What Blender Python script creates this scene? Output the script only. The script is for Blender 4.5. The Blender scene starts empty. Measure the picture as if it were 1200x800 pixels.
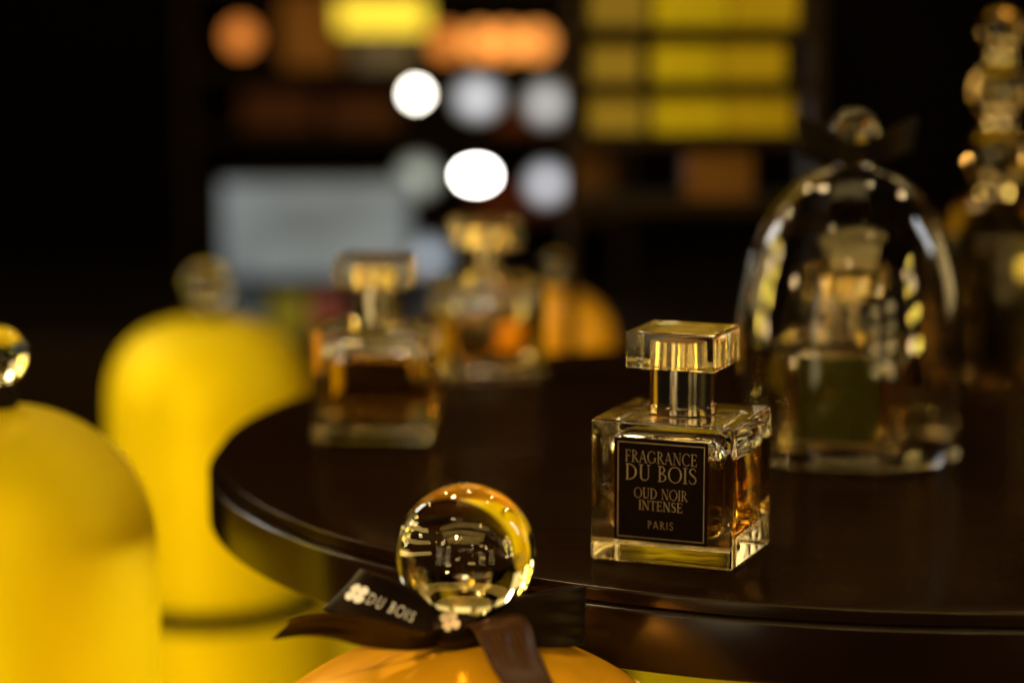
import bpy, bmesh, math, random
from mathutils import Vector, Matrix
random.seed(4)
R = math.radians
S = bpy.context.scene
COL = S.collection

# ------------------------------------------------------------------ camera
cam = bpy.data.cameras.new('camera')
cam.lens = 85.0; cam.sensor_width = 36.0
cam.clip_start = 0.01; cam.clip_end = 50
cam.dof.use_dof = True
cam.dof.focus_distance = 0.813
cam.dof.aperture_fstop = 4.1
cam.dof.aperture_blades = 0
co = bpy.data.objects.new('camera', cam); COL.objects.link(co)
co.location = (0, 0, 0.201)                       # 20 cm above the table top (z = 0)
co.rotation_euler = (R(90 - 8.531), 0, 0)
S.camera = co

# ------------------------------------------------------------------ world
W = bpy.data.worlds.new('World'); S.world = W; W.use_nodes = True
bg = W.node_tree.nodes['Background']
bg.inputs[0].default_value = (1.0, 0.72, 0.42, 1); bg.inputs[1].default_value = 0.006

# ------------------------------------------------------------------ shop lamps, and unseen fill and glint lights added
def aim(o, to):
    o.rotation_euler = (Vector(to) - Vector(o.location)).to_track_quat('-Z', 'Y').to_euler()
def area(name, loc, to, sx, sy, watts, col):
    l = bpy.data.lights.new(name, 'AREA'); l.shape = 'RECTANGLE'; l.size = sx; l.size_y = sy
    l.energy = watts; l.color = col
    o = bpy.data.objects.new(name, l); COL.objects.link(o); o.location = loc; aim(o, to); return o
def spot(name, loc, to, deg, watts, col, rad=0.03, blend=0.6):
    l = bpy.data.lights.new(name, 'SPOT'); l.spot_size = R(deg); l.spot_blend = blend
    l.energy = watts; l.color = col; l.shadow_soft_size = rad
    o = bpy.data.objects.new(name, l); COL.objects.link(o); o.location = loc; aim(o, to); return o
WARM = (1.0, 0.72, 0.38); GOLD = (1.0, 0.62, 0.12); YEL = (1.0, 0.76, 0.12)
def disc(name, loc, to, r, watts, col):
    l = bpy.data.lights.new(name, 'AREA'); l.shape = 'DISK'; l.size = 2*r; l.energy = watts; l.color = col
    o = bpy.data.objects.new(name, l); COL.objects.link(o); o.location = loc; aim(o, to); return o
DOME = (1.0, 0.84, 0.20)
spot('dome_spotlight', (-0.58, 0.05, -0.14), (-0.245, 1.096, -0.10), 21, 27, DOME, 0.05, 0.5)
spot('far_dome_spotlight', (-0.62, 1.05, 0.45), (-0.21, 1.55, -0.14), 30, 3.2, DOME, 0.04)
spot('table_spotlight', (-0.30, 1.45, 1.15), (0.06, 0.84, 0.02), 22, 16, WARM, 0.05)
spot('front_spotlight', (-0.28, 0.02, 0.62), (-0.062, 0.72, -0.01), 13, 34, WARM, 0.03)
spot('orange_dome_spotlight', (0.10, 1.10, 0.8), (0.03, 1.55, 0.0), 12, 8, (1.0, 0.80, 0.4), 0.03)  # added unseen spot, brightens the orange dome
spot('shelf_spotlight', (0.25, 1.05, 0.75), (0.125, 1.5, 0.15), 26, 3.4, (1.0, 0.86, 0.3), 0.04)
spot('side_counter_spotlight', (-0.2, 1.7, 0.9), (-0.1, 2.5, 0.08), 36, 7, WARM, 0.05)
area('under_table_fill', (0.12, 1.0, -0.05), (0.05, 0.95, -0.30), 0.26, 0.26, 1.7, DOME)  # added hidden light, brightens the yellow counter under the table
for k in range(4):                                   # small shelf lamps in rows to either side of the camera
    for q in range(2):
        area('left_shelf_lamp', (-0.92 + 0.10*q, 1.22 + 0.20*q, 0.05 + 0.13*k), (0, 0.95, 0.05), 0.036, 0.080, 0.46, YEL if (k+q) % 3 else WARM)
        disc('right_shelf_lamp', (1.05 - 0.04*q, 0.40 + 0.20*q, 0.03 + 0.14*k), (0.1, 0.95, 0.05), 0.024, 0.38, YEL if (k+q) % 3 else WARM)
for x, y, z, w in ((-0.75, 1.60, 0.80, 1.2), (-0.42, 1.85, 0.95, 1.3), (0.02, 1.75, 0.98, 1.2), (0.50, 1.80, 0.95, 1.3), (0.85, 1.50, 0.80, 1.2),
                   (0.45, 1.25, 1.05, 0.7), (-0.35, 0.45, 1.0, 0.5), (0.45, 0.25, 0.95, 0.5), (-0.15, -0.35, 0.8, 0.6), (0.25, -0.4, 0.55, 0.5),
                   (-0.55, 0.10, 0.45, 0.5), (0.60, -0.1, 0.40, 0.5), (-0.70, 0.75, 0.30, 0.6)):
    disc('glint_light', (x, y, z), (0.05, 0.95, 0.0), 0.022, w*0.62, WARM)  # small unseen discs added for glints and back light in the glass
def panel(name, loc, to, sx, sy, rad, col): return area(name, loc, to, sx, sy, rad*math.pi*sx*sy, col)
HONEY = (1.0, 0.76, 0.34)
panel('glass_fill_left', (-0.95, 1.75, 0.22), (0, 0.9, 0.02), 0.50, 0.32, 1.3, HONEY)  # added panel out of view, soft golden fill for the glass
panel('glass_fill_right', (1.15, 1.65, 0.22), (0.1, 0.9, 0.02), 0.50, 0.32, 1.3, HONEY)  # its added counterpart on the right, also unseen
for k, x in enumerate((-1.25, -0.60, 0.05, 0.70, 1.35)):   # added unseen panels high at the back, to fill the glass ball
    panel('ball_fill_panel', (x, 3.0, 1.15 + 0.12*(k % 2)), (0.05, 0.9, 0.0), 0.48, 0.36, (1.1, 0.7, 1.2, 0.8, 1.0)[k], HONEY)
for k in range(4):                                   # added unseen strips above and behind the camera, golden sheen for the ball
    panel('ball_fill_strip', (-0.10 + 0.08*(k % 2), -1.25 + 0.42*k, 1.28), (0, 0.8, 0.0), 2.2, 0.17, (3.2, 3.8, 3.0, 2.4)[k], (1.0, 0.67, 0.18))
panel('overhead_fill', (0.10, 1.15, 1.5), (0.05, 0.9, 0.0), 0.8, 0.5, 0.9, HONEY)  # added overhead panel, unseen, gives glints on top faces
CREAM = (1.0, 0.80, 0.46)
for q in range(2):                                   # the lit shop front behind the camera: panes to the left, shelf strips to the right
    for k in range(3):
        panel('shop_front_pane', (-1.25 + 0.36*q, -0.55 - 0.25*q, -0.10 + 0.30*k), (0, 0.8, 0.05), 0.27, 0.21, (2.2, 4.5, 3.0)[(k+q) % 3], CREAM)
    for k in range(4):
        panel('shelf_strip_light', (0.70 + 0.42*q, -0.75 + 0.30*q, -0.12 + 0.17*k), (0, 0.8, 0.05), 0.26, 0.055, 6.5 if k % 2 else 4.5, HONEY)
for x, z, w in ((-0.35, 0.62, 0.10), (-0.10, 0.75, 0.16), (0.22, 0.66, 0.09), (0.42, 0.80, 0.12), (-0.30, 0.36, 0.07), (0.40, 0.38, 0.08)):
    panel('front_display_light', (x, -1.3, z), (0, 0.8, 0.05), w, 0.06, 6.0, (1.0, 0.80, 0.45))
area('shop_window_right', (1.40, 1.30, 0.66), (0.15, 1.0, 0.1), 0.14, 0.46, 2.2, (0.78, 0.86, 1.0))
area('shop_window_left', (-0.76, 1.82, 0.50), (0.1, 1.0, 0.1), 0.06, 0.24, 1.4, (1.0, 0.97, 0.92))

S.view_settings.view_transform = 'Standard'; S.view_settings.look = 'None'
S.view_settings.exposure = 0.0; S.view_settings.gamma = 1.0
S.view_settings.use_curve_mapping = False
cy = S.cycles
cy.use_denoising = True
cy.max_bounces = 20; cy.transmission_bounces = 20; cy.glossy_bounces = 8; cy.diffuse_bounces = 3
cy.transparent_max_bounces = 8
cy.sample_clamp_indirect = 25.0; cy.sample_clamp_direct = 0.0
cy.blur_glossy = 0.4
cy.caustics_refractive = True; cy.caustics_reflective = True

# ------------------------------------------------------------------ materials
MATS = {}
def base_mat(name):
    m = bpy.data.materials.new(name); m.use_nodes = True
    n = m.node_tree; b = n.nodes['Principled BSDF']; MATS[name] = m
    return m, n, b
def noise(n, scale, detail=3.0, rough=0.5, coord='Object', stretch=None):
    tc = n.nodes.new('ShaderNodeTexCoord'); t = n.nodes.new('ShaderNodeTexNoise')
    t.inputs['Scale'].default_value = scale; t.inputs['Detail'].default_value = detail
    t.inputs['Roughness'].default_value = rough
    if stretch:
        mp = n.nodes.new('ShaderNodeMapping'); mp.inputs['Scale'].default_value = stretch
        n.links.new(tc.outputs[coord], mp.inputs[0]); n.links.new(mp.outputs[0], t.inputs['Vector'])
    else:
        n.links.new(tc.outputs[coord], t.inputs['Vector'])
    return t
def ramp(n, src, p0, c0, p1, c1):
    r = n.nodes.new('ShaderNodeValToRGB')
    r.color_ramp.elements[0].position = p0; r.color_ramp.elements[0].color = c0
    r.color_ramp.elements[1].position = p1; r.color_ramp.elements[1].color = c1
    n.links.new(src, r.inputs[0]); return r
def bump(n, b, src, strength, dist):
    k = n.nodes.new('ShaderNodeBump'); k.inputs['Strength'].default_value = strength
    k.inputs['Distance'].default_value = dist
    n.links.new(src, k.inputs['Height']); n.links.new(k.outputs[0], b.inputs['Normal'])
def solid(name, c, rough=0.5, metal=0.0, coat=0.0, var=0.15, scale=60, bumpd=0.0, rvar=0.08, coat_rough=0.08, spec=0.5):
    m, n, b = base_mat(name)
    t = noise(n, scale)
    lo = [max(0, x*(1-var)) for x in c] + [1]; hi = [min(1, x*(1+var)) for x in c] + [1]
    r = ramp(n, t.outputs['Fac'], 0.3, lo, 0.7, hi)
    n.links.new(r.outputs[0], b.inputs['Base Color'])
    t2 = noise(n, scale*2.3, 4)
    mr = n.nodes.new('ShaderNodeMapRange'); mr.inputs[3].default_value = max(0.02, rough-rvar); mr.inputs[4].default_value = min(1, rough+rvar)
    n.links.new(t2.outputs['Fac'], mr.inputs[0]); n.links.new(mr.outputs[0], b.inputs['Roughness'])
    b.inputs['Metallic'].default_value = metal
    b.inputs['Coat Weight'].default_value = coat; b.inputs['Coat Roughness'].default_value = coat_rough
    b.inputs['Specular IOR Level'].default_value = spec; b.inputs['Specular Tint'].default_value = (1.0, 0.62, 0.30, 1)
    if bumpd: bump(n, b, t2.outputs['Fac'], 0.5, bumpd)
    return m
def glass(name, c, ior, rough=0.0, wave=0.0, wscale=25):
    m = bpy.data.materials.new(name); m.use_nodes = True; n = m.node_tree
    n.nodes.remove(n.nodes['Principled BSDF'])
    g = n.nodes.new('ShaderNodeBsdfGlass'); g.inputs['Color'].default_value = (*c, 1)
    g.inputs['IOR'].default_value = ior; g.inputs['Roughness'].default_value = rough
    if wave:
        t = noise(n, wscale, 1.5); bump(n, g, t.outputs['Fac'], 1.0, wave)
    n.links.new(g.outputs[0], n.nodes['Material Output'].inputs['Surface']); MATS[name] = m
    return m
def emit_core(name, c, strength):
    m, n, b = base_mat(name)
    b.inputs['Base Color'].default_value = (0.2, 0.2, 0.2, 1); b.inputs['Emission Color'].default_value = (*c, 1)
    tc = n.nodes.new('ShaderNodeTexCoord'); ln = n.nodes.new('ShaderNodeVectorMath'); ln.operation = 'LENGTH'
    n.links.new(tc.outputs['Object'], ln.inputs[0])
    mr = n.nodes.new('ShaderNodeMapRange'); mr.interpolation_type = 'SMOOTHSTEP'
    mr.inputs[1].default_value = 0.0; mr.inputs[2].default_value = 0.021
    mr.inputs[3].default_value = strength*1.5; mr.inputs[4].default_value = strength*0.12
    n.links.new(ln.outputs['Value'], mr.inputs[0]); n.links.new(mr.outputs[0], b.inputs['Emission Strength'])
    return m
def emit(name, c, strength):
    m, n, b = base_mat(name)
    b.inputs['Base Color'].default_value = (*c, 1); b.inputs['Emission Color'].default_value = (*c, 1)
    b.inputs['Emission Strength'].default_value = strength
    return m

def table_mat():
    m, n, b = base_mat('lacquer')
    t = noise(n, 6, 6, 0.6, stretch=(1, 14, 1))
    r = ramp(n, t.outputs['Fac'], 0.35, (0.009, 0.0036, 0.0014, 1), 0.72, (0.014, 0.0058, 0.0023, 1))
    n.links.new(r.outputs[0], b.inputs['Base Color'])
    t2 = noise(n, 38, 5, 0.65)
    mr = n.nodes.new('ShaderNodeMapRange'); mr.inputs[1].default_value = 0.35; mr.inputs[2].default_value = 0.75
    mr.inputs[3].default_value = 0.15; mr.inputs[4].default_value = 0.20
    n.links.new(t2.outputs['Fac'], mr.inputs[0]); n.links.new(mr.outputs[0], b.inputs['Roughness'])
    b.inputs['Specular IOR Level'].default_value = 0.32
def satin_mat():
    # open-pored satin finish: mostly matt with a weak blurred mirror image
    m = bpy.data.materials.new('satin_top'); m.use_nodes = True; n = m.node_tree; MATS['satin_top'] = m
    n.nodes.remove(n.nodes['Principled BSDF'])
    d = n.nodes.new('ShaderNodeBsdfDiffuse'); g = n.nodes.new('ShaderNodeBsdfGlossy'); mx = n.nodes.new('ShaderNodeMixShader')
    t = noise(n, 7, 6, 0.6, stretch=(1, 16, 1))
    r = ramp(n, t.outputs['Fac'], 0.35, (0.0085, 0.0034, 0.0012, 1), 0.72, (0.0135, 0.0056, 0.0020, 1))
    n.links.new(r.outputs[0], d.inputs['Color'])
    t2 = noise(n, 30, 5, 0.6)
    mr = n.nodes.new('ShaderNodeMapRange'); mr.inputs[3].default_value = 0.15; mr.inputs[4].default_value = 0.24
    n.links.new(t2.outputs['Fac'], mr.inputs[0]); n.links.new(mr.outputs[0], g.inputs['Roughness'])
    g.inputs['Color'].default_value = (1.0, 0.86, 0.66, 1)
    mr2 = n.nodes.new('ShaderNodeMapRange'); mr2.inputs[1].default_value = 0.3; mr2.inputs[2].default_value = 0.7
    mr2.inputs[3].default_value = 0.018; mr2.inputs[4].default_value = 0.036
    t3 = noise(n, 13, 6, 0.7); n.links.new(t3.outputs['Fac'], mr2.inputs[0]); n.links.new(mr2.outputs[0], mx.inputs[0])
    n.links.new(d.outputs[0], mx.inputs[1]); n.links.new(g.outputs[0], mx.inputs[2])
    n.links.new(mx.outputs[0], n.nodes['Material Output'].inputs['Surface'])
satin_mat()
table_mat()
solid('dark_wood', (0.005, 0.003, 0.002), 0.5, scale=14, spec=0.2)
solid('black_wall', (0.004, 0.003, 0.0025), 0.8, scale=4, spec=0.1)
solid('floor_dark', (0.004, 0.003, 0.0025), 0.7, scale=3, spec=0.1)
solid('yellow_lacquer', (0.76, 0.585, 0.002), 0.52, metal=0.30, var=0.05, scale=22, spec=0.2, rvar=0.04)
solid('amber_lacquer', (0.80, 0.38, 0.008), 0.33, metal=0.5, var=0.08, scale=40, spec=0.25)
solid('orange_lacquer', (0.82, 0.40, 0.006), 0.4, coat=0.3, var=0.06, scale=40)
solid('black_band', (0.004, 0.003, 0.0025), 0.5, spec=0.15)
glass('clear_glass', (0.99, 0.96, 0.86), 1.50, wave=0.00006, wscale=60)
glass('knob_glass', (0.99, 0.95, 0.78), 1.49)
glass('cloche_glass', (0.94, 0.91, 0.85), 1.47, wave=0.0004, wscale=18)
glass('frosted_crystal', (0.78, 0.64, 0.40), 1.5, rough=0.10)
glass('crystal', (0.86, 0.76, 0.56), 1.52)
glass('perfume', (0.972, 0.82, 0.49), 1.36/1.50)
glass('hollow_air', (1.0, 1.0, 1.0), 1/1.50)
solid('gold_metal', (0.80, 0.68, 0.47), 0.11, metal=1.0, var=0.05, rvar=0.04)
solid('sleeve_metal', (0.95, 0.80, 0.45), 0.22, metal=1.0, var=0.05, rvar=0.05)
solid('foil', (0.42, 0.32, 0.21), 0.36, metal=0.8, var=0.25, scale=150)
solid('label_black', (0.007, 0.0035, 0.0022), 0.5, scale=200, bumpd=0.00003, spec=0.08)
solid('label_brown', (0.030, 0.016, 0.004), 0.5, scale=200, spec=0.2)
solid('label_green', (0.060, 0.068, 0.010), 0.5, scale=200, spec=0.2)
solid('ribbon_print', (0.86, 0.84, 0.78), 0.35, metal=0.2, scale=200, var=0.05)
solid('emblem_print', (0.50, 0.40, 0.27), 0.4, metal=0.3, scale=300, var=0.2)
def ribbon_mat(name, lo, hi, rough, spec):
    m, n, b = base_mat(name)
    uv = n.nodes.new('ShaderNodeUVMap')
    mp = n.nodes.new('ShaderNodeMapping'); mp.inputs['Scale'].default_value = (1, 1, 1)
    n.links.new(uv.outputs[0], mp.inputs[0])
    w = n.nodes.new('ShaderNodeTexWave'); w.wave_type = 'BANDS'; w.bands_direction = 'Y'
    w.inputs['Scale'].default_value = 0.18; w.inputs['Distortion'].default_value = 1.2; w.inputs['Detail'].default_value = 2
    n.links.new(mp.outputs[0], w.inputs['Vector'])
    nz = n.nodes.new('ShaderNodeTexNoise'); nz.inputs['Scale'].default_value = 0.8
    mp2 = n.nodes.new('ShaderNodeMapping'); mp2.inputs['Scale'].default_value = (0.35, 4.0, 1)
    n.links.new(uv.outputs[0], mp2.inputs[0]); n.links.new(mp2.outputs[0], nz.inputs['Vector'])
    mx = n.nodes.new('ShaderNodeMath'); mx.operation = 'MULTIPLY'
    n.links.new(w.outputs['Fac'], mx.inputs[0]); n.links.new(nz.outputs['Fac'], mx.inputs[1])
    r = ramp(n, mx.outputs[0], 0.1, (*lo, 1), 0.6, (*hi, 1))
    n.links.new(r.outputs[0], b.inputs['Base Color'])
    b.inputs['Roughness'].default_value = rough
    b.inputs['Specular IOR Level'].default_value = spec; b.inputs['Specular Tint'].default_value = (1.0, 0.62, 0.30, 1)
    b.inputs['Anisotropic'].default_value = 0.5
    bump(n, b, mx.outputs[0], 0.4, 0.00006)
ribbon_mat('ribbon', (0.0042, 0.0024, 0.0016), (0.0062, 0.0035, 0.0022), 0.46, 0.12)
ribbon_mat('ribbon_satin', (0.010, 0.0035, 0.0012), (0.066, 0.026, 0.007), 0.40, 0.30)
solid('yellow_card', (0.50, 0.42, 0.003), 0.5, var=0.1, scale=20)
solid('olive_card', (0.26, 0.20, 0.030), 0.55, var=0.1, scale=20)
solid('mustard_card', (0.42, 0.32, 0.004), 0.5, var=0.12, scale=20)
solid('dim_red_card', (0.060, 0.014, 0.008), 0.6)
solid('brown_card', (0.30, 0.13, 0.030), 0.6)
solid('umber_card', (0.10, 0.043, 0.009), 0.6)
solid('grey_card', (0.36, 0.33, 0.36), 0.6)
solid('red_card', (0.16, 0.020, 0.010), 0.5)
solid('blue_card', (0.05, 0.12, 0.34), 0.5)
solid('green_card', (0.20, 0.22, 0.03), 0.5)
solid('plum_card', (0.22, 0.05, 0.10), 0.5)
solid('black_metal', (0.01, 0.01, 0.01), 0.4, metal=0.6)
emit('lamp_white', (1.0, 0.93, 0.80), 22)
emit_core('lamp_cool', (0.86, 0.90, 1.0), 1.15)
emit_core('lamp_grey', (0.90, 0.92, 0.95), 0.9)
emit_core('lamp_green', (0.80, 0.92, 0.80), 0.62)
emit_core('lamp_blue', (0.66, 0.80, 0.98), 0.75)
emit('lamp_bright', (1.0, 0.95, 0.85), 45)
emit('lamp_orange', (1.0, 0.36, 0.07), 1.3)
emit('lamp_amber', (0.95, 0.30, 0.05), 0.7)
emit('lamp_yellow', (1.0, 0.74, 0.05), 1.1)
def screen_mat():
    m, n, b = base_mat('screen')
    t = noise(n, 9, 2, stretch=(1, 1, 1.6))
    r = ramp(n, t.outputs['Fac'], 0.35, (0.18, 0.22, 0.24, 1), 0.68, (0.40, 0.46, 0.48, 1))
    b.inputs['Base Color'].default_value = (0.02, 0.02, 0.02, 1)
    n.links.new(r.outputs[0], b.inputs['Emission Color']); b.inputs['Emission Strength'].default_value = 0.52
screen_mat()

# ------------------------------------------------------------------ helpers
def link(name, me, mat, parent=None, loc=None, smooth=None):
    if mat: me.materials.append(MATS[mat])
    if smooth is not None:
        me.shade_smooth()
        if smooth < 179: me.set_sharp_from_angle(angle=R(smooth))
    o = bpy.data.objects.new(name, me); COL.objects.link(o)
    if parent: o.parent = parent
    if loc: o.location = loc
    return o
def tag(o, label, cat, group=None):
    o['label'] = label; o['category'] = cat
    if group: o['group'] = group
    return o
def thing(name, label, cat, loc, rz=0, group=None):
    o = bpy.data.objects.new(name, None); COL.objects.link(o)
    o.location = loc; o.rotation_euler = (0, 0, rz); o.empty_display_size = 0.01
    return tag(o, label, cat, group)
def mesh(name, v, f):
    me = bpy.data.meshes.new(name); me.from_pydata([tuple(p) for p in v], [], f); me.update(); return me
def bm_mesh(bm, name='m'):
    me = bpy.data.meshes.new(name); bmesh.ops.recalc_face_normals(bm, faces=bm.faces); bm.to_mesh(me); bm.free(); return me
def box_bm(x0, x1, y0, y1, z0, z1):
    bm = bmesh.new(); bmesh.ops.create_cube(bm, size=1)
    for v in bm.verts:
        v.co = Vector((x0 + (v.co.x+.5)*(x1-x0), y0 + (v.co.y+.5)*(y1-y0), z0 + (v.co.z+.5)*(z1-z0)))
    return bm
def box(name, x0, x1, y0, y1, z0, z1, mat, parent=None, bev=0.001, segs=3):
    o = link(name, bm_mesh(box_bm(x0, x1, y0, y1, z0, z1)), mat, parent)
    if bev:
        o.data.shade_smooth()
        md = o.modifiers.new('bevel', 'BEVEL'); md.width = bev; md.segments = segs; md.harden_normals = True; md.limit_method = 'NONE'
    return o
def struct(o):
    o['kind'] = 'structure'; return o
def lathe_me(prof, seg=96):
    v, f = [], []; n = len(prof); idx = []
    for (r, z) in prof:
        if r < 1e-7:
            idx.append([len(v)]*seg); v.append((0, 0, z))
        else:
            idx.append(list(range(len(v), len(v)+seg)))
            for k in range(seg):
                a = 2*math.pi*k/seg; v.append((r*math.cos(a), r*math.sin(a), z))
    for i in range(n-1):
        for k in range(seg):
            k2 = (k+1) % seg
            q = [idx[i][k], idx[i][k2], idx[i+1][k2], idx[i+1][k]]
            u = []
            for w in q:
                if w not in u: u.append(w)
            if len(u) > 2: f.append(u)
    me = mesh('lathe', v, f)
    bm = bmesh.new(); bm.from_mesh(me); bmesh.ops.recalc_face_normals(bm, faces=bm.faces); bm.to_mesh(me); bm.free()
    return me
def lathe(name, prof, mat, parent=None, loc=None, seg=96, smooth=40):
    return link(name, lathe_me(prof, seg), mat, parent, loc, smooth)
def catmull(pts, n):
    out = []; P = [Vector(p) for p in pts]
    for i in range(len(P)-1):
        p0 = P[max(i-1, 0)]; p1 = P[i]; p2 = P[i+1]; p3 = P[min(i+2, len(P)-1)]
        for k in range(n):
            t = k/n
            out.append(0.5*((2*p1) + (p2-p0)*t + (2*p0-5*p1+4*p2-p3)*t*t + (-p0+3*p1-3*p2+p3)*t**3))
    out.append(P[-1]); return out
def sphere_prof(r, zc, n=40, a0=-90, a1=90):
    return [(max(0.0, r*math.cos(R(a0+(a1-a0)*k/n))), zc + r*math.sin(R(a0+(a1-a0)*k/n))) for k in range(n+1)]

class Strip:
    """a ribbon: centre line and half-width vectors, in the thing's own space"""
    def __init__(s, pts, wid, n=10):
        s.c = catmull(pts, n); s.w = catmull(wid, n)
        s.d = [0.0]
        for i in range(1, len(s.c)): s.d.append(s.d[-1] + (s.c[i]-s.c[i-1]).length)
    def at(s, dist, t, off=0.0):
        i = 1
        while i < len(s.d)-1 and s.d[i] < dist: i += 1
        k = (dist - s.d[i-1])/max(1e-9, s.d[i]-s.d[i-1])
        c = s.c[i-1].lerp(s.c[i], k); w = s.w[i-1].lerp(s.w[i], k)
        nrm = (s.c[i]-s.c[i-1]).cross(w).normalized()
        return c + w*t + nrm*off
    def build(s, name, mat, parent, thick=0.00035, m=16, curl=0.0, cut=0.0, ripple=0.0):
        v, f, uv = [], [], []
        L = s.d[-1]
        for i, (c, w) in enumerate(zip(s.c, s.w)):
            tg = (s.c[min(i+1, len(s.c)-1)] - s.c[max(i-1, 0)]).normalized()
            nrm = tg.cross(w).normalized()
            for k in range(m+1):
                t = -1 + 2*k/m
                e = 0.0
                if cut and i >= len(s.c)-6: e = -cut*(0.5+0.5*t)*(i-(len(s.c)-7))/6
                v.append(c + w*t + nrm*(curl*(t*t) + ripple*math.sin(2.6*math.pi*t + i*0.12)*(0.5+0.5*math.cos(i*0.21))) + tg*e); uv.append((s.d[i]*1000, t*w.length*1000))
        for i in range(len(s.c)-1):
            for k in range(m):
                a = i*(m+1)+k; f.append((a, a+1, a+m+2, a+m+1))
        me = mesh(name, v, f)
        ul = me.uv_layers.new(name='UVMap')
        for lp in me.loops: ul.data[lp.index].uv = uv[lp.vertex_index]
        o = link(name, me, mat, parent, smooth=180)
        md = o.modifiers.new('thickness', 'SOLIDIFY'); md.thickness = thick; md.offset = 0
        return o
def mm(p): return [Vector(q)/1000 for q in p]

# ------------------------------------------------------------------ lettering (cap height 1)
TH, TN = 0.102, 0.044
def quad(a, b, w):
    a = Vector((a[0], a[1], 0)); b = Vector((b[0], b[1], 0)); d = (b-a).normalized(); n = Vector((-d.y, d.x, 0))*w/2
    return [[a+n, b+n], [a-n, b-n]]
def arc(cx, cy, rx, ry, a0, a1, wmax, wmin, n=22):
    A, B = [], []
    for k in range(n+1):
        a = R(a0 + (a1-a0)*k/n); w = wmin + (wmax-wmin)*abs(math.cos(a))**1.3
        A.append(Vector((cx + rx*math.cos(a), cy + ry*math.sin(a), 0)))
        B.append(Vector((cx + (rx-w)*math.cos(a), cy + (ry-min(w, wmin*1.1))*math.sin(a), 0)))
    return [A, B]
def curve(pts, ws, n=8):
    c = catmull([(p[0], p[1], 0) for p in pts], n); w = catmull([(q, 0, 0) for q in ws], n)
    A, B = [], []
    for i in range(len(c)):
        t = (c[min(i+1, len(c)-1)] - c[max(i-1, 0)]).normalized(); nn = Vector((-t.y, t.x, 0))*w[i].x/2
        A.append(c[i]+nn); B.append(c[i]-nn)
    return [A, B]
def glyph(ch, sans=False, thin=1.0):
    T = 0.10*thin if sans else TH; t = 0.09*thin if sans else TN
    sf = [] ; o = []
    def stem(x, y0=0, y1=1, w=None, s0=True, s1=True):
        w = T if w is None else w
        o.append(quad((x, y0), (x, y1), w))
        if not sans:
            if s0: o.append(quad((x-w/2-.10, y0+.018), (x+w/2+.10, y0+.018), .036))
            if s1: o.append(quad((x-w/2-.10, y1-.018), (x+w/2+.10, y1-.018), .036))
    def bar(x0, x1, y, tick=0):
        o.append(quad((x0, y), (x1, y), t))
        if tick and not sans: o.append(quad((x1-.02, y+t/2*(-1 if tick < 0 else 1)*-1), (x1, y+tick), .04))
    if ch == 'I': stem(.17); return o, .34
    if ch == 'F': stem(.18); bar(.18, .60, 1-t/2, -.2); bar(.18, .50, .52, 0); o.append(quad((.49, .43), (.49, .61), .035)); return o, .66
    if ch == 'E': stem(.18); bar(.18, .62, 1-t/2, -.2); bar(.18, .52, .52); bar(.18, .66, t/2, .22); o.append(quad((.51, .43), (.51, .61), .035)); return o, .72
    if ch == 'P': stem(.18, s1=False); o.append(arc(.22, .73, .40, .27, 92, -92, T, t)); bar(.05, .25, 1-t/2); bar(.18, .25, .46+t/2); return o, .66
    if ch == 'R': stem(.18, s1=False); o.append(arc(.22, .74, .38, .26, 92, -92, T, t)); bar(.05, .25, 1-t/2); bar(.18, .25, .48+t/2); o.append(quad((.33, .50), (.72, .0), T*.95)); bar(.68, .82, .02); return o, .78
    if ch == 'B': stem(.18, s0=False, s1=False); o.append(arc(.22, .76, .33, .24, 92, -92, T, t)); o.append(arc(.22, .27, .42, .27, 92, -92, T, t)); bar(.05, .25, 1-t/2); bar(.05, .25, t/2); bar(.18, .25, .53); return o, .70
    if ch == 'D': stem(.18, s0=False, s1=False); o.append(arc(.24, .5, .60, .5, 92, -92, T, t, 30)); bar(.05, .27, 1-t/2); bar(.05, .27, t/2); return o, .92
    if ch == 'O': o.append(arc(.5, .5, .48, .51, 0, 360, T, t, 44)); return o, 1.0
    if ch == 'C': o.append(arc(.5, .5, .48, .51, 52, 312, T, t, 36)); o.append(quad((.79, .74), (.80, .95), .04)); return o, .88
    if ch == 'G': o.append(arc(.5, .5, .48, .51, 52, 320, T, t, 36)); o.append(quad((.79, .74), (.80, .95), .04)); o.append(quad((.83, .10), (.83, .42), T)); bar(.70, .95, .42); return o, .98
    if ch == 'A':
        o.append(quad((.10, 0), (.42, 1), t)); o.append(quad((.40, 1.0), (.76, 0), T)); bar(.20, .62, .34)
        if not sans: bar(.0, .22, .018); bar(.64, .90, .018)
        return o, .86
    if ch == 'N':
        o.append(quad((.16, 0), (.16, 1), t)); o.append(quad((.15, 1), (.78, 0), T)); o.append(quad((.78, 0), (.78, 1), t))
        if not sans: bar(.04, .28, .018); bar(.02, .2, .982); bar(.66, .90, .982)
        return o, .94
    if ch == 'U':
        o.append(quad((.18, .34), (.18, 1), T)); o.append(quad((.72, .34), (.72, 1), t))
        o.append(curve([(.18, .36), (.21, .14), (.38, .03), (.56, .05), (.70, .18), (.72, .36)], [T, T*.95, t*1.3, t, t, t]))
        if not sans: bar(.04, .33, .982); bar(.60, .84, .982)
        return o, .86
    if ch == 'S':
        o.append(curve([(.52, .80), (.42, .95), (.27, .965), (.13, .86), (.13, .70), (.28, .56), (.44, .44), (.53, .28), (.46, .09), (.29, .035), (.14, .08), (.06, .24)],
                       [t*.8, t, t, T*.75, T*.9, T, T, T*.9, T*.75, t, t, t*.8]))
        return o, .62
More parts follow.
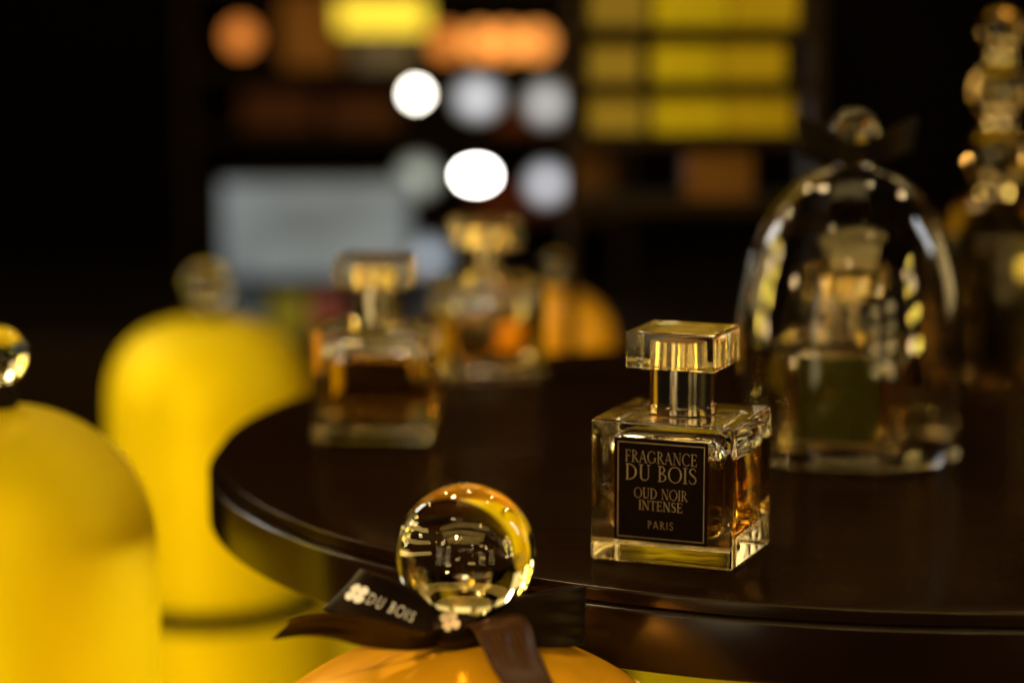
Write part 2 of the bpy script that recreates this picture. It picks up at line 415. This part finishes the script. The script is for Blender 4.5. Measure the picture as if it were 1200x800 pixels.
    if ch == 'T':
        stem(.36, s1=False); bar(.03, .69, 1-t/2)
        if not sans: o.append(quad((.05, .98), (.04, .78), .04)); o.append(quad((.67, .98), (.68, .78), .04))
        return o, .72
    return o, .38
def text_mesh(txt, width, height, sans=False, spacing=0.06, mapper=None, dz=2e-6, thin=1.0):
    """letters as thin pieces in x (right) / y (up); centred on x"""
    x = 0; pieces = []
    for ch in txt:
        g, adv = glyph(ch, sans, thin)
        for st in g: pieces.append([[Vector((p.x + x, p.y, 0)) for p in side] for side in st])
        x += adv + spacing
    x -= spacing
    v, f = [], []
    for q, (A, B) in enumerate(pieces):
        b = len(v)
        for p in A + B:
            X = (p.x/x - 0.5)*width; Y = p.y*height; Z = q*dz
            v.append(mapper(X, Y, Z) if mapper else Vector((X, Y, Z)))
        n = len(A)
        for i in range(n-1): f.append((b+i, b+i+1, b+n+i+1, b+n+i))
    return mesh('lettering', v, f)

# ================================================================== setting
struct(box('floor', -3, 3, -1.2, 4.2, -0.80, -0.75, 'floor_dark', bev=0))
struct(box('back_wall', -3, 3, 3.7, 3.8, -0.75, 2.4, 'black_wall', bev=0))
cnt = tag(box('display_counter', -0.75, 0.85, 0.50, 1.90, -0.75, -0.30, 'yellow_lacquer', bev=0.004), 'long yellow counter below the round table carrying the yellow domes', 'counter')

# ------------------------------------------------------------------ round table
TC = (0.1625, 1.045)
tb = thing('round_table', 'round dark brown lacquered display table with a stepped rim', 'table', (TC[0], TC[1], -0.30))
def arcp(cx, cz, r, a0, a1, n=5): return [(cx + r*math.cos(R(a0+(a1-a0)*k/n)), cz + r*math.sin(R(a0+(a1-a0)*k/n))) for k in range(n+1)]
h = 0.30
lathe('table_top', [(0, h), (0.14, h), (0.27, h)] + arcp(0.2888, h-0.0012, 0.0012, 90, 0) + [(0.2900, h-0.0049), (0.2880, h-0.0052), (0, h-0.0052)], 'satin_top', tb, seg=256, smooth=30)
lathe('rim_band', [(0.2870, h-0.0054)] + arcp(0.2928, h-0.0066, 0.0012, 90, 0) + [(0.2940, h-0.0250)] + arcp(0.2926, h-0.0250, 0.0014, 0, -90) + [(0.2700, h-0.0264), (0.2700, h-0.0054), (0.2870, h-0.0054)], 'lacquer', tb, seg=256, smooth=30)
lathe('column', [(0, 0.012), (0.052, 0.012), (0.046, 0.03), (0.044, 0.15), (0.046, 0.268), (0.07, 0.290), (0.07, 0.2946), (0, 0.2946)], 'lacquer', tb, seg=64)
lathe('foot', [(0, 0.0), (0.138, 0.0), (0.14, 0.002), (0.14, 0.009), (0.137, 0.0115), (0, 0.0115)], 'lacquer', tb, seg=96)

# ------------------------------------------------------------------ perfume bottles
BW, BD, BH = 0.0515, 0.0462, 0.0502
def rounded_cavity(hx, hy, z0, z1, bev):
    bm = box_bm(-hx, hx, -hy, hy, z0, z1)
    bmesh.ops.bevel(bm, geom=list(bm.edges), offset=bev, segments=6, profile=0.5, affect='EDGES')
    return bm
def split(bm, z, upper):
    g = list(bm.verts)+list(bm.edges)+list(bm.faces)
    r = bmesh.ops.bisect_plane(bm, geom=g, plane_co=(0, 0, z), plane_no=(0, 0, 1), clear_inner=upper, clear_outer=not upper)
    ed = [e for e in r['geom_cut'] if isinstance(e, bmesh.types.BMEdge)]
    bmesh.ops.contextual_create(bm, geom=ed)
    return bm
def perfume_bottle(label, loc, rz, label_mat, level=0.0375, front_text=True):
    t = thing('perfume_bottle', label, 'bottle', loc, rz, 'square perfume bottles on the round table')
    box('glass_body', -BW/2, BW/2, -BD/2, BD/2, 0.0003, BH, 'clear_glass', t, bev=0.0011, segs=4)
    lq = link('perfume', bm_mesh(split(rounded_cavity(0.0214, 0.0188, 0.0092, 0.0452, 0.0066), level, False)), 'perfume', t, smooth=35)
    link('air_space', bm_mesh(split(rounded_cavity(0.0214, 0.0188, 0.0092, 0.0452, 0.0066), level+0.0001, True)), 'hollow_air', t, smooth=35)
    lathe('collar', [(0, BH+0.0002), (0.0112, BH+0.0002), (0.0118, BH+0.0006), (0.0118, BH+0.0028), (0.0114, BH+0.0032), (0.0114, 0.0664), (0.0110, 0.0668), (0, 0.0668)], 'gold_metal', t, seg=64, smooth=30)
    cap = box('cap', -0.0163, 0.0163, -0.0147, 0.0147, 0.0670, 0.0802, 'clear_glass', t, bev=0.0010, segs=3)
    v, f = [], []; n = 72
    for z, rr in ((0.0676, 0.0102), (0.0762, 0.0096)):
        for k in range(n):
            a = 2*math.pi*k/n; q = rr + (0.0005 if k % 6 < 3 else -0.0003); v.append((q*math.cos(a), q*math.sin(a), z))
    for k in range(n): f.append((k, (k+1) % n, n+(k+1) % n, n+k))
    f.append(tuple(range(n, 2*n))); f.append(tuple(reversed(range(n))))
    link('cap_sleeve', mesh('cap_sleeve', v, f), 'sleeve_metal', cap)
    # label on the front face (-y)
    if not label_mat: return t
    lw, lh, zc = 0.0338, 0.0360, 0.0262
    yf = -BD/2 - 0.00005
    lb = box('label', -lw/2, lw/2, yf-0.00025, yf, zc-lh/2, zc+lh/2, label_mat, t, bev=0)
    yo = yf - 0.00030
    if front_text:
        fw, fh, s = 0.0315, 0.0336, 0.00032
        ftop = zc + fh/2
        v, f = [], []
        o_ = [(-fw/2, -fh/2), (fw/2, -fh/2), (fw/2, fh/2), (-fw/2, fh/2)]
        i_ = [(-fw/2+s, -fh/2+s), (fw/2-s, -fh/2+s), (fw/2-s, fh/2-s), (-fw/2+s, fh/2-s)]
        v = [(x, yo, zc+z) for x, z in o_+i_]
        for k in range(4): f.append((k, (k+1) % 4, 4+(k+1) % 4, 4+k))
        link('border', mesh('border', v, f), 'foil', lb)
        for txt, wdt, hgt, top, sans in (('FRAGRANCE', 0.0262, 0.0042, 0.0028, False), ('DU BOIS', 0.0262, 0.0056, 0.0077, False),
                                         ('OUD NOIR', 0.0194, 0.0037, 0.0158, False), ('INTENSE', 0.0160, 0.0034, 0.0202, False),
                                         ('PARIS', 0.0094, 0.0027, 0.0273, True)):
            me = text_mesh(txt, wdt, hgt, sans, 0.16 if sans else 0.05,
                           mapper=lambda X, Y, Z, b=ftop-top-hgt: Vector((X, yo-Z, b+Y)))
            link('lettering', me, 'foil', lb)
    return t
perfume_bottle('square amber perfume bottle in sharp focus with lettered black label', (0.0600, 0.8380, 0), R(-22), 'label_black')
perfume_bottle('blurred perfume bottle standing alone near the left table edge', (-0.0600, 1.0615, 0), R(-4), None, 0.036, False)
perfume_bottle('blurred perfume bottle at the far table edge before the bright lamps', (-0.0130, 1.2250, 0), R(12), None, 0.030, False)
perfume_bottle('perfume bottle with olive green label enclosed under the clear cloche', (0.1425, 1.0250, 0), R(-14), 'label_green', 0.036, False)

# ------------------------------------------------------------------ clear cloche
cl = thing('glass_cloche', 'clear glass bell cloche with ball knob covering a bottle', 'cloche', (0.1450, 1.027, 0))
op = [(0.0489, 0.0), (0.0490, 0.03), (0.0482, 0.052), (0.0461, 0.069), (0.0427, 0.084), (0.0378, 0.0970), (0.0302, 0.1085), (0.0198, 0.1178), (0.0085, 0.1225)]
oc = [(p.x, p.y) for p in catmull([(a, b, 0) for a, b in op], 6)]
ic = [(max(0, r-0.0012), z-0.0011 if z > 0.09 else z - 0.0011*max(0, z)/0.09) for r, z in reversed(oc)]
prof = [(0, 0.1262), (0.004, 0.1258), (0.0065, 0.1242)] + list(reversed(oc)) + [(0.0492, 0.0006), (0.0486, 0.0003), (0.0474, 0.0003)] + [p for p in reversed(ic[:-1])] + [(0, 0.1222)]
# outer skin downwards, rim, inner skin upwards
outer = [(0, 0.1262), (0.004, 0.1258), (0.0065, 0.1242)] + [p for p in reversed(oc) if p[1] > 0.008] + [(0.0492, 0.0040), (0.0499, 0.0034), (0.0503, 0.0023), (0.0500, 0.0010), (0.0493, 0.0003)]
inner = [(0.0480, 0.0003), (0.0476, 0.0015)] + [(r, z) for r, z in reversed(ic) if z > 0.003] + [(0, 0.1205)]
lathe('bell', outer + inner, 'cloche_glass', cl, seg=128, smooth=50)
lathe('knob', [(0, 0.1262)] + sphere_prof(0.0108, 0.1358, 30, -80, 90), 'knob_glass', cl, seg=64, smooth=60)
lathe('ribbon_band', [(0.0068, 0.1244), (0.0100, 0.1246), (0.0112, 0.1270), (0.0106, 0.1300), (0.0086, 0.1310), (0.0078, 0.1280), (0.0068, 0.1244)], 'black_band', cl, seg=48)
for sgn in (-1, 1):
    lp = Strip(mm([(0, -8, 128), (9*sgn, -13, 131), (18*sgn, -12, 134.5), (24.5*sgn, -7, 136), (21*sgn, -3, 133), (9*sgn, -6, 128.5), (0, -8, 128)]),
               mm([(0, -1, 3), (.5*sgn, -1, 6), (1*sgn, 0, 7), (1*sgn, 0, 7), (1*sgn, 1, 6.5), (.5*sgn, 1, 5), (0, 1, 3)]), 8)
    lp.build('ribbon_loop', 'black_band', cl)

# ------------------------------------------------------------------ yellow domes and their plinths
def dome(label, loc, rad, height, expo, knob_r, mat, cat='cloche', cap_gap=0.006, name='yellow_cloche', sh=None):
    t = thing(name, label, cat, loc)
    sh = sh or rad
    n = 40
    prof = [(rad-0.004, 0.0), (rad, 0.0006), (rad, height*0.25)]
    for k in range(n+1):
        a = R(90*k/n); prof.append((rad*max(0, math.cos(a))**(2/expo), height-sh + sh*max(0, math.sin(a))**(2/expo)))
    prof[-1] = (0, height)
    lathe('shell', prof, mat, t, seg=128, smooth=50)
    lathe('knob', sphere_prof(knob_r, height+cap_gap+knob_r*0.97, 32), 'knob_glass', t, seg=72, smooth=60)
    lathe('neck_ribbon', [(0, height-0.0015), (knob_r*0.62, height-0.0012), (knob_r*0.66, height+0.001), (knob_r*0.60, height+cap_gap), (knob_r*0.45, height+cap_gap+0.0008), (0, height+cap_gap+0.0001)], 'black_band', t, seg=48)
    return t
def plinth(label, loc, rad, height, mat, ring=None):
    t = thing('round_plinth', label, 'plinth', loc)
    ring = ring or rad*0.9
    lathe('drum', [(0, 0.0005), (rad-0.002, 0.0005), (rad, 0.003), (rad, height-0.012), (rad-0.002, height-0.010), (0, height-0.010)], mat, t, seg=128, smooth=30)
    lathe('seat_ring', [(0, height-0.0099), (ring, height-0.0099), (ring, height-0.0005), (0, height-0.0005)], 'black_band', t, seg=96, smooth=30)
    return t
plinth('yellow round plinth under the near left dome', (-0.2095, 0.97, -0.30), 0.075, 0.13, 'yellow_lacquer')
dome('large yellow dome with dark neck cut off by the left frame edge', (-0.2095, 0.97, -0.17), 0.0636, 0.199, 2.15, 0.0125, 'yellow_lacquer', sh=0.066, cap_gap=0.0085)
plinth('yellow round plinth under the farther dome behind the table', (-0.197, 1.55, -0.30), 0.0815, 0.104, 'yellow_lacquer')
dome('yellow dome with glass ball standing behind the left table edge', (-0.197, 1.55, -0.196), 0.0655, 0.180, 2.6, 0.0150, 'yellow_lacquer', sh=0.060, cap_gap=0.006)
plinth('dark hidden plinth under the small orange dome', (0.030, 1.55, -0.30), 0.05, 0.19, 'dark_wood')
dome('small orange dome half hidden behind the far table edge', (0.028, 1.55, -0.11), 0.039, 0.115, 2.1, 0.0085, 'orange_lacquer', name='orange_cloche', cap_gap=0.004)

# ------------------------------------------------------------------ front cloche with ball knob and ribbon bow
AX, AY = -0.0146, 0.748
plinth('amber round plinth below the front dome', (AX, AY, -0.30), 0.105, 0.11, 'amber_lacquer')
fd = thing('amber_cloche', 'amber dome with big glass ball knob and lettered ribbon bow', 'cloche', (AX, AY, -0.19))
DZ = 0.19
pr = [(0.091, 0.0), (0.095, 0.001), (0.095, 0.06)] + [(0.095*math.cos(R(90*k/48)), DZ-0.101+0.095*math.sin(R(90*k/48))) for k in range(48)] + [(0, DZ-0.006)]
lathe('shell', pr, 'amber_lacquer', fd, seg=160, smooth=50)
lathe('neck', [(0, DZ-0.0062), (0.0100, DZ-0.0060), (0.0088, DZ-0.0035), (0.0085, DZ-0.0002), (0, DZ-0.0002)], 'gold_metal', fd, seg=64)
lathe('knob', [(0, DZ-0.0001), (0.0088, DZ-0.0001)] + sphere_prof(0.0222, DZ+0.0210, 60, -66, 90), 'knob_glass', fd, seg=128, smooth=60)
def up(p): return [Vector((x, y, z + DZ*1000))/1000 for x, y, z in p]
rb = bpy.data.objects.new('bow', None)
band = lathe('ribbon_band', [(0.0096, DZ-0.0052), (0.0122, DZ-0.0056), (0.0132, DZ-0.003), (0.0128, DZ+0.0005), (0.0106, DZ+0.0022), (0.0098, DZ-0.001), (0.0096, DZ-0.0052)], 'ribbon', fd, seg=64)
loopA = Strip(up([(-4.9, -13.5, 0), (-12.6, -14.5, 2.4), (-20.5, -14.5, 6.2), (-28.8, -14.5, 9.8), (-35.0, -13.0, 11.6), (-38.6, -8.5, 11.2), (-37.0, -3.0, 8.4), (-28.0, -1.0, 5.0), (-15.2, -4.0, 1.2), (-5.1, -9.0, -0.6)]),
              mm([(.8, 2, 3), (2.6, 1.6, 5.6), (4.0, 1.0, 7.0), (4.4, .6, 7.2), (5.2, .2, 6.8), (6.0, .5, 6.2), (5.0, 1.0, 6.2), (4, 1.5, 6.0), (3, 1, 5), (.8, 1, 3)]), 12)
la = loopA.build('ribbon_loop', 'ribbon', fd, curl=-0.0006)
tailL = Strip(up([(-4.6, -13, -1.6), (-15.5, -23.0, -0.2), (-27.5, -33.0, 4.6), (-38.5, -38.0, 8.4), (-48.5, -40.0, 9.3), (-58.5, -40.0, 7.2)]),
              mm([(0.8, -1.5, 3), (2.0, -5.0, 4.5), (2.5, -5.0, 5.6), (2.0, -5.2, 5.6), (1.0, -5.6, 5.0), (0, -6.0, 4.0)]), 10)
tailL.build('ribbon_tail', 'ribbon', fd, cut=0.011, curl=-0.0008, ripple=0.0004)
tailR = Strip(up([(4.0, -12.0, 0.0), (8.0, -15, 3.6), (11.5, -18.5, 2.2), (14.0, -23, -3.0), (16.8, -29, -7.6), (20, -36, -11.4), (25, -45, -19.0), (29, -54, -26.0)]),
              mm([(4.6, 2.0, 1.2), (8.4, 3.8, 1.0), (9.0, 4.4, -.4), (8.5, 4.4, -.9), (8.2, 4.4, -1.3), (8.0, 4.4, -1.8), (8.0, 4.4, -2.4), (8.0, 4.2, -2.7)]), 10)
tailR.build('ribbon_tail', 'ribbon_satin', fd, curl=-0.0004, ripple=0.00045)
loopB = Strip(up([(2.7, -11.5, 0.3), (11.9, -12.0, 1.4), (25.3, -9.0, 1.8), (33.8, -3, 1.0), (37.9, 5.0, -0.2), (35.3, 13.0, -1.8), (25.8, 16.0, -2.6), (11.8, 12.0, -2.5), (2.5, 10.0, -2.0)]),
              mm([(0, .5, 3.2), (0, .6, 7.2), (0, .6, 9.0), (.2, .4, 9.5), (.3, 0, 9.6), (.2, -.4, 9.2), (0, -.6, 7.6), (0, -.6, 5), (0, -.5, 3)]), 10)
loopB.build('ribbon_loop', 'ribbon', fd, ripple=0.0005)
knot = Strip(up([(-5.6, -9.0, 4.6), (-4.6, -14.5, 5.0), (-3.2, -17.2, 1.6), (-2.2, -17.0, -2.6), (-1.0, -13.0, -5.2)]),
             mm([(5.6, 1.2, .8), (6.2, 1.2, 1.4), (6.6, 1.6, 1.6), (6.2, 1.6, 1.4), (5.6, 1.5, .8)]), 10)
kn = knot.build('knot', 'ribbon', fd, thick=0.0012, curl=-0.0014)
# print on the ribbon: petal emblem, name, second emblem on the knot
def petals(mapper, r, n=14):
    v, f = [], []
    for q in range(4):
        a = R(45 + 90*q); c = Vector((math.cos(a), math.sin(a), 0)); s = Vector((-c.y, c.x, 0)); b = len(v)
        for k in range(n):
            e = 2*math.pi*k/n
            p = c*(r*0.54 + r*0.46*math.cos(e)) + s*(r*0.43*math.sin(e)*(1+0.35*math.cos(e)))
            v.append(mapper(p.x, p.y, 2e-6*q))
        f.append(tuple(range(b, b+n)))
    return mesh('emblem', v, f)
LA = loopA.d
d_txt = 0.0235                         # distance from the knot to the middle of the word
def mapA(dist, t0=0.0):
    def fn(X, Y, Z):
        i = dist - X
        w = 0.0082
        return loopA.at(i, t0 + Y/w, OFFA*(0.00055 + Z) )
    return fn
OFFA = -1
link('emblem', petals(mapA(0.0312, 0.02), 0.0034), 'ribbon_print', la)
link('lettering', text_mesh('DU BOIS', 0.0158, 0.0036, True, 0.16, mapper=mapA(0.0196, -0.22), thin=0.9), 'ribbon_print', la)
OFFK = 1
def mapK(X, Y, Z):
    L = knot.d[-1]
    return knot.at(L*0.42 - Y, -0.15 + X/0.0066, OFFK*(0.0011 + Z))
link('emblem', petals(mapK, 0.0031), 'emblem_print', kn)

# ------------------------------------------------------------------ crystal decanter far right
cd = thing('crystal_decanter', 'tall faceted crystal decanter with stacked ball stopper at right', 'decanter', (0.2440, 1.215, 0))
dp = [(0, 0.0004), (0.026, 0.0004), (0.029, 0.004), (0.030, 0.02), (0.031, 0.055), (0.029, 0.075), (0.022, 0.088), (0.013, 0.0935), (0, 0.0935)]
lathe('faceted_body', dp, 'frosted_crystal', cd, seg=18, smooth=8)
lathe('stopper_ball', [(0.0, 0.0978)] + sphere_prof(0.0160, 0.1122, 9, -62, 78), 'crystal', cd, seg=14, smooth=8)
lathe('stopper_ball', sphere_prof(0.0148, 0.1455, 9, -78, 78), 'crystal', cd, seg=14, smooth=8)
lathe('stopper_ball', sphere_prof(0.0110, 0.1755, 9, -78, 90), 'crystal', cd, seg=14, smooth=8)
lathe('collar', [(0, 0.0936), (0.012, 0.0936), (0.012, 0.0975), (0, 0.0975)], 'gold_metal', cd, seg=32)
lathe('collar', [(0, 0.1280), (0.0075, 0.1280), (0.0075, 0.1308), (0, 0.1308)], 'gold_metal', cd, seg=32)
lathe('collar', [(0, 0.1602), (0.0065, 0.1602), (0.0065, 0.1645), (0, 0.1645)], 'gold_metal', cd, seg=32)

# ------------------------------------------------------------------ shelf of yellow boxes behind the table
su = thing('display_shelf', 'dark display shelf of yellow boxes behind the round table', 'shelf', (0.115, 1.53, -0.30))
for x in (-0.078, 0.074):
    box('post', x-0.003, x+0.003, -0.032, 0.032, 0.0, 0.58, 'dark_wood', su, 0.0008)
levels = (0.060, 0.1015, 0.1330, 0.1670, 0.2060)
for z in levels:
    box('shelf_board', -0.075, 0.071, -0.032, 0.032, z+0.2965, z+0.3045, 'dark_wood', su, 0.0006)
rows = [(0.1061, 0.0228), (0.1376, 0.0248), (0.1716, 0.0300)]
nm = ['lowest', 'middle', 'upper']
for i, (z, hh) in enumerate(rows):
    dx = (0.004, -0.001, 0.006)[i]; dh = (0.0, -0.0015, 0.0)[i]
    for x0, x1, mt, lab in ((0.0475, 0.0800+dx/2, 'olive_card', 'dull olive box at the left end of the %s lit shelf row'),
                            (0.0870, 0.1280+dx, 'yellow_card', 'yellow box in the middle of the %s lit shelf row'),
                            (0.1290+dx, 0.1700+dx, 'mustard_card', 'mustard yellow box at the right end of the %s lit shelf row')):
        tag(box('card_box', x0, x1, 1.503, 1.555, z, z+hh+dh, mt, bev=0.001), lab % nm[i], 'box', 'boxes on the display shelf')
tag(box('card_box', 0.108, 0.150, 1.503, 1.55, 0.0646, 0.0940, 'umber_card', bev=0.001), 'orange brown box on the bottom shelf below the yellow rows', 'box', 'boxes on the display shelf')

# ------------------------------------------------------------------ back counter with lamps, screen and boxes
tag(box('back_counter', -0.75, 0.35, 2.20, 2.95, -0.75, -0.13, 'dark_wood', bev=0.003), 'dark low sideboard in the far background', 'counter')
sc = thing('lit_screen', 'blue grey glowing screen in the left background', 'screen', (-0.187, 2.30, -0.13))
box('panel', -0.093, 0.093, 0.0, 0.008, 0.045, 0.143, 'black_metal', sc, 0.002)
box('display', -0.089, 0.089, -0.0012, -0.0002, 0.049, 0.139, 'screen', sc, 0)
box('stand', -0.012, 0.012, 0.009, 0.016, 0.006, 0.10, 'black_metal', sc, 0.001)
box('stand_foot', -0.05, 0.05, -0.02, 0.04, 0.0004, 0.0055, 'black_metal', sc, 0.001)
for x, wd, mt, cn in ((-0.247, 0.030, 'blue_card', 'blue'), (-0.207, 0.034, 'green_card', 'olive green'), (-0.172, 0.026, 'plum_card', 'plum')):
    tag(box('small_box', x-wd/2, x+wd/2, 2.22, 2.25, -0.1295, -0.090, mt, bev=0.001), cn + ' small box below the glowing screen', 'box', 'small boxes below the screen')
cb = thing('lamp_cabinet', 'dark open cabinet carrying rows of white lamps in the background', 'cabinet', (-0.09, 2.66, -0.13))
for x in (-0.26, 0.21): box('side_panel', x-0.006, x+0.006, -0.05, 0.12, 0.0005, 0.46, 'dark_wood', cb, 0.001)
for z in (0.075, 0.165, 0.232, 0.325): box('shelf_board', -0.253, 0.203, -0.05, 0.12, z-0.004, z+0.004, 'dark_wood', cb, 0.001)
box('back_panel', -0.253, 0.203, 0.121, 0.127, 0.0005, 0.46, 'black_wall', cb, 0)
def puck(label, x, z, r, mat, y=2.595, sx=1.0, name='spot_lamp'):
    t = thing(name, label, 'lamp', (x, y, z), 0, 'lamps in the background cabinet')
    me = lathe_me([(0, 0.0), (r, 0.0), (r, 0.001), (0, 0.001)], 32)
    l = link('lens', me, mat, t, smooth=30); l.rotation_euler = (R(90), 0, 0); l.scale = (sx, 1, 1)
    hs = link('housing', lathe_me([(0, -0.02), (r*0.8, -0.02), (r*1.06, -0.006), (r*1.06, -0.0005), (0, -0.0005)], 32), 'black_metal', t, smooth=30)
    hs.rotation_euler = (R(90), 0, 0); hs.scale = (sx, 1, 1)
    box('bracket', -0.003, 0.003, 0.004, 0.040, r*0.4, r+0.012, 'black_metal', t, 0)
    return t
LZ = 0.0
puck('small bright warm white lamp at the left of the upper lamp row', -0.1024, 0.079, 0.0070, 'lamp_white')
puck('wide soft white lamp in the middle of the upper lamp row', -0.0366, 0.0744, 0.020, 'lamp_cool', sx=1.2)
puck('soft white lamp at the right of the upper lamp row', 0.0366, 0.0685, 0.021, 'lamp_grey')
puck('dim greenish lamp left of the brightest lamp', -0.101, -0.0097, 0.020, 'lamp_green', sx=1.1)
puck('brightest blown out white lamp in the lower lamp row', -0.0386, -0.0079, 0.0075, 'lamp_bright', sx=1.9)
puck('round white lamp right of the brightest lamp', 0.0368, -0.0171, 0.019, 'lamp_cool')
puck('pale blue lamp just above the far bottle', -0.0895, -0.0957, 0.019, 'lamp_blue')
for k, x in enumerate((-0.070, -0.034, -0.005, 0.026)):
    puck(['leftmost', 'second', 'third', 'rightmost'][k] + ' of four orange lamps in the top row', x, 0.1334, 0.016, 'lamp_orange' if k else 'lamp_amber')
puck('single amber lamp at the far left of the cabinet top', -0.2887, 0.1398, 0.016, 'lamp_amber')
ys = thing('light_box', 'yellow glowing strip light at the top of the picture', 'lamp', (-0.1383, 2.595, 0.162))
box('diffuser', -0.047, 0.047, -0.001, 0.0, -0.016, 0.016, 'lamp_yellow', ys, 0)
box('housing', -0.05, 0.05, 0.0005, 0.02, -0.019, 0.019, 'black_metal', ys, 0.001)
box('bracket', -0.004, 0.004, 0.0205, 0.07, -0.004, 0.004, 'black_metal', ys, 0)
tag(box('storage_box', -0.250, -0.185, 2.635, 2.70, 0.1065, 0.190, 'brown_card', bev=0.002), 'brown box left of the yellow strip light', 'box')
tag(box('storage_box', -0.172, -0.105, 2.635, 2.70, 0.1065, 0.140, 'grey_card', bev=0.002), 'pale grey box under the yellow strip light', 'box')
tag(box('storage_box', -0.02, 0.05, 2.635, 2.70, 0.0395, 0.058, 'red_card', bev=0.002), 'dark red box between the two white lamp rows', 'box')
tag(box('storage_box', -0.04, 0.055, 2.635, 2.70, -0.0505, -0.0285, 'red_card', bev=0.002), 'dark red box below the lower white lamp row', 'box')
tag(box('storage_box', -0.295, -0.215, 2.64, 2.70, 0.0395, 0.080, 'dim_red_card', bev=0.002), 'dim reddish box above the glowing screen at left', 'box')
tag(box('storage_box', -0.205, -0.125, 2.64, 2.70, 0.0395, 0.072, 'dim_red_card', bev=0.002), 'dim reddish box above the glowing screen at right', 'box')
tag(box('storage_box', 0.062, 0.108, 2.64, 2.70, -0.0505, 0.010, 'umber_card', bev=0.002), 'dim brown box right of the lower lamp row', 'box')
# ------------------------------------------------------------------ fine dust lying on the table top
solid('dust', (0.30, 0.22, 0.14), 0.9, spec=0.1)
dv, df = [], []
for k in range(260):
    a = random.uniform(0, 2*math.pi); q = 0.28*math.sqrt(random.random())
    x = TC[0] + q*math.cos(a); y = TC[1] + q*math.sin(a); r = random.uniform(0.00005, 0.00017)
    b = len(dv); e0 = random.uniform(0, 6)
    for j in range(5): dv.append((x + r*math.cos(e0+j*1.257)*random.uniform(.6, 1.5), y + r*math.sin(e0+j*1.257), 0.00006))
    df.append(tuple(range(b, b+5)))
du = link('table_dust', mesh('table_dust', dv, df), 'dust'); du['kind'] = 'stuff'
tag(du, 'fine pale dust specks on the dark table top', 'dust')
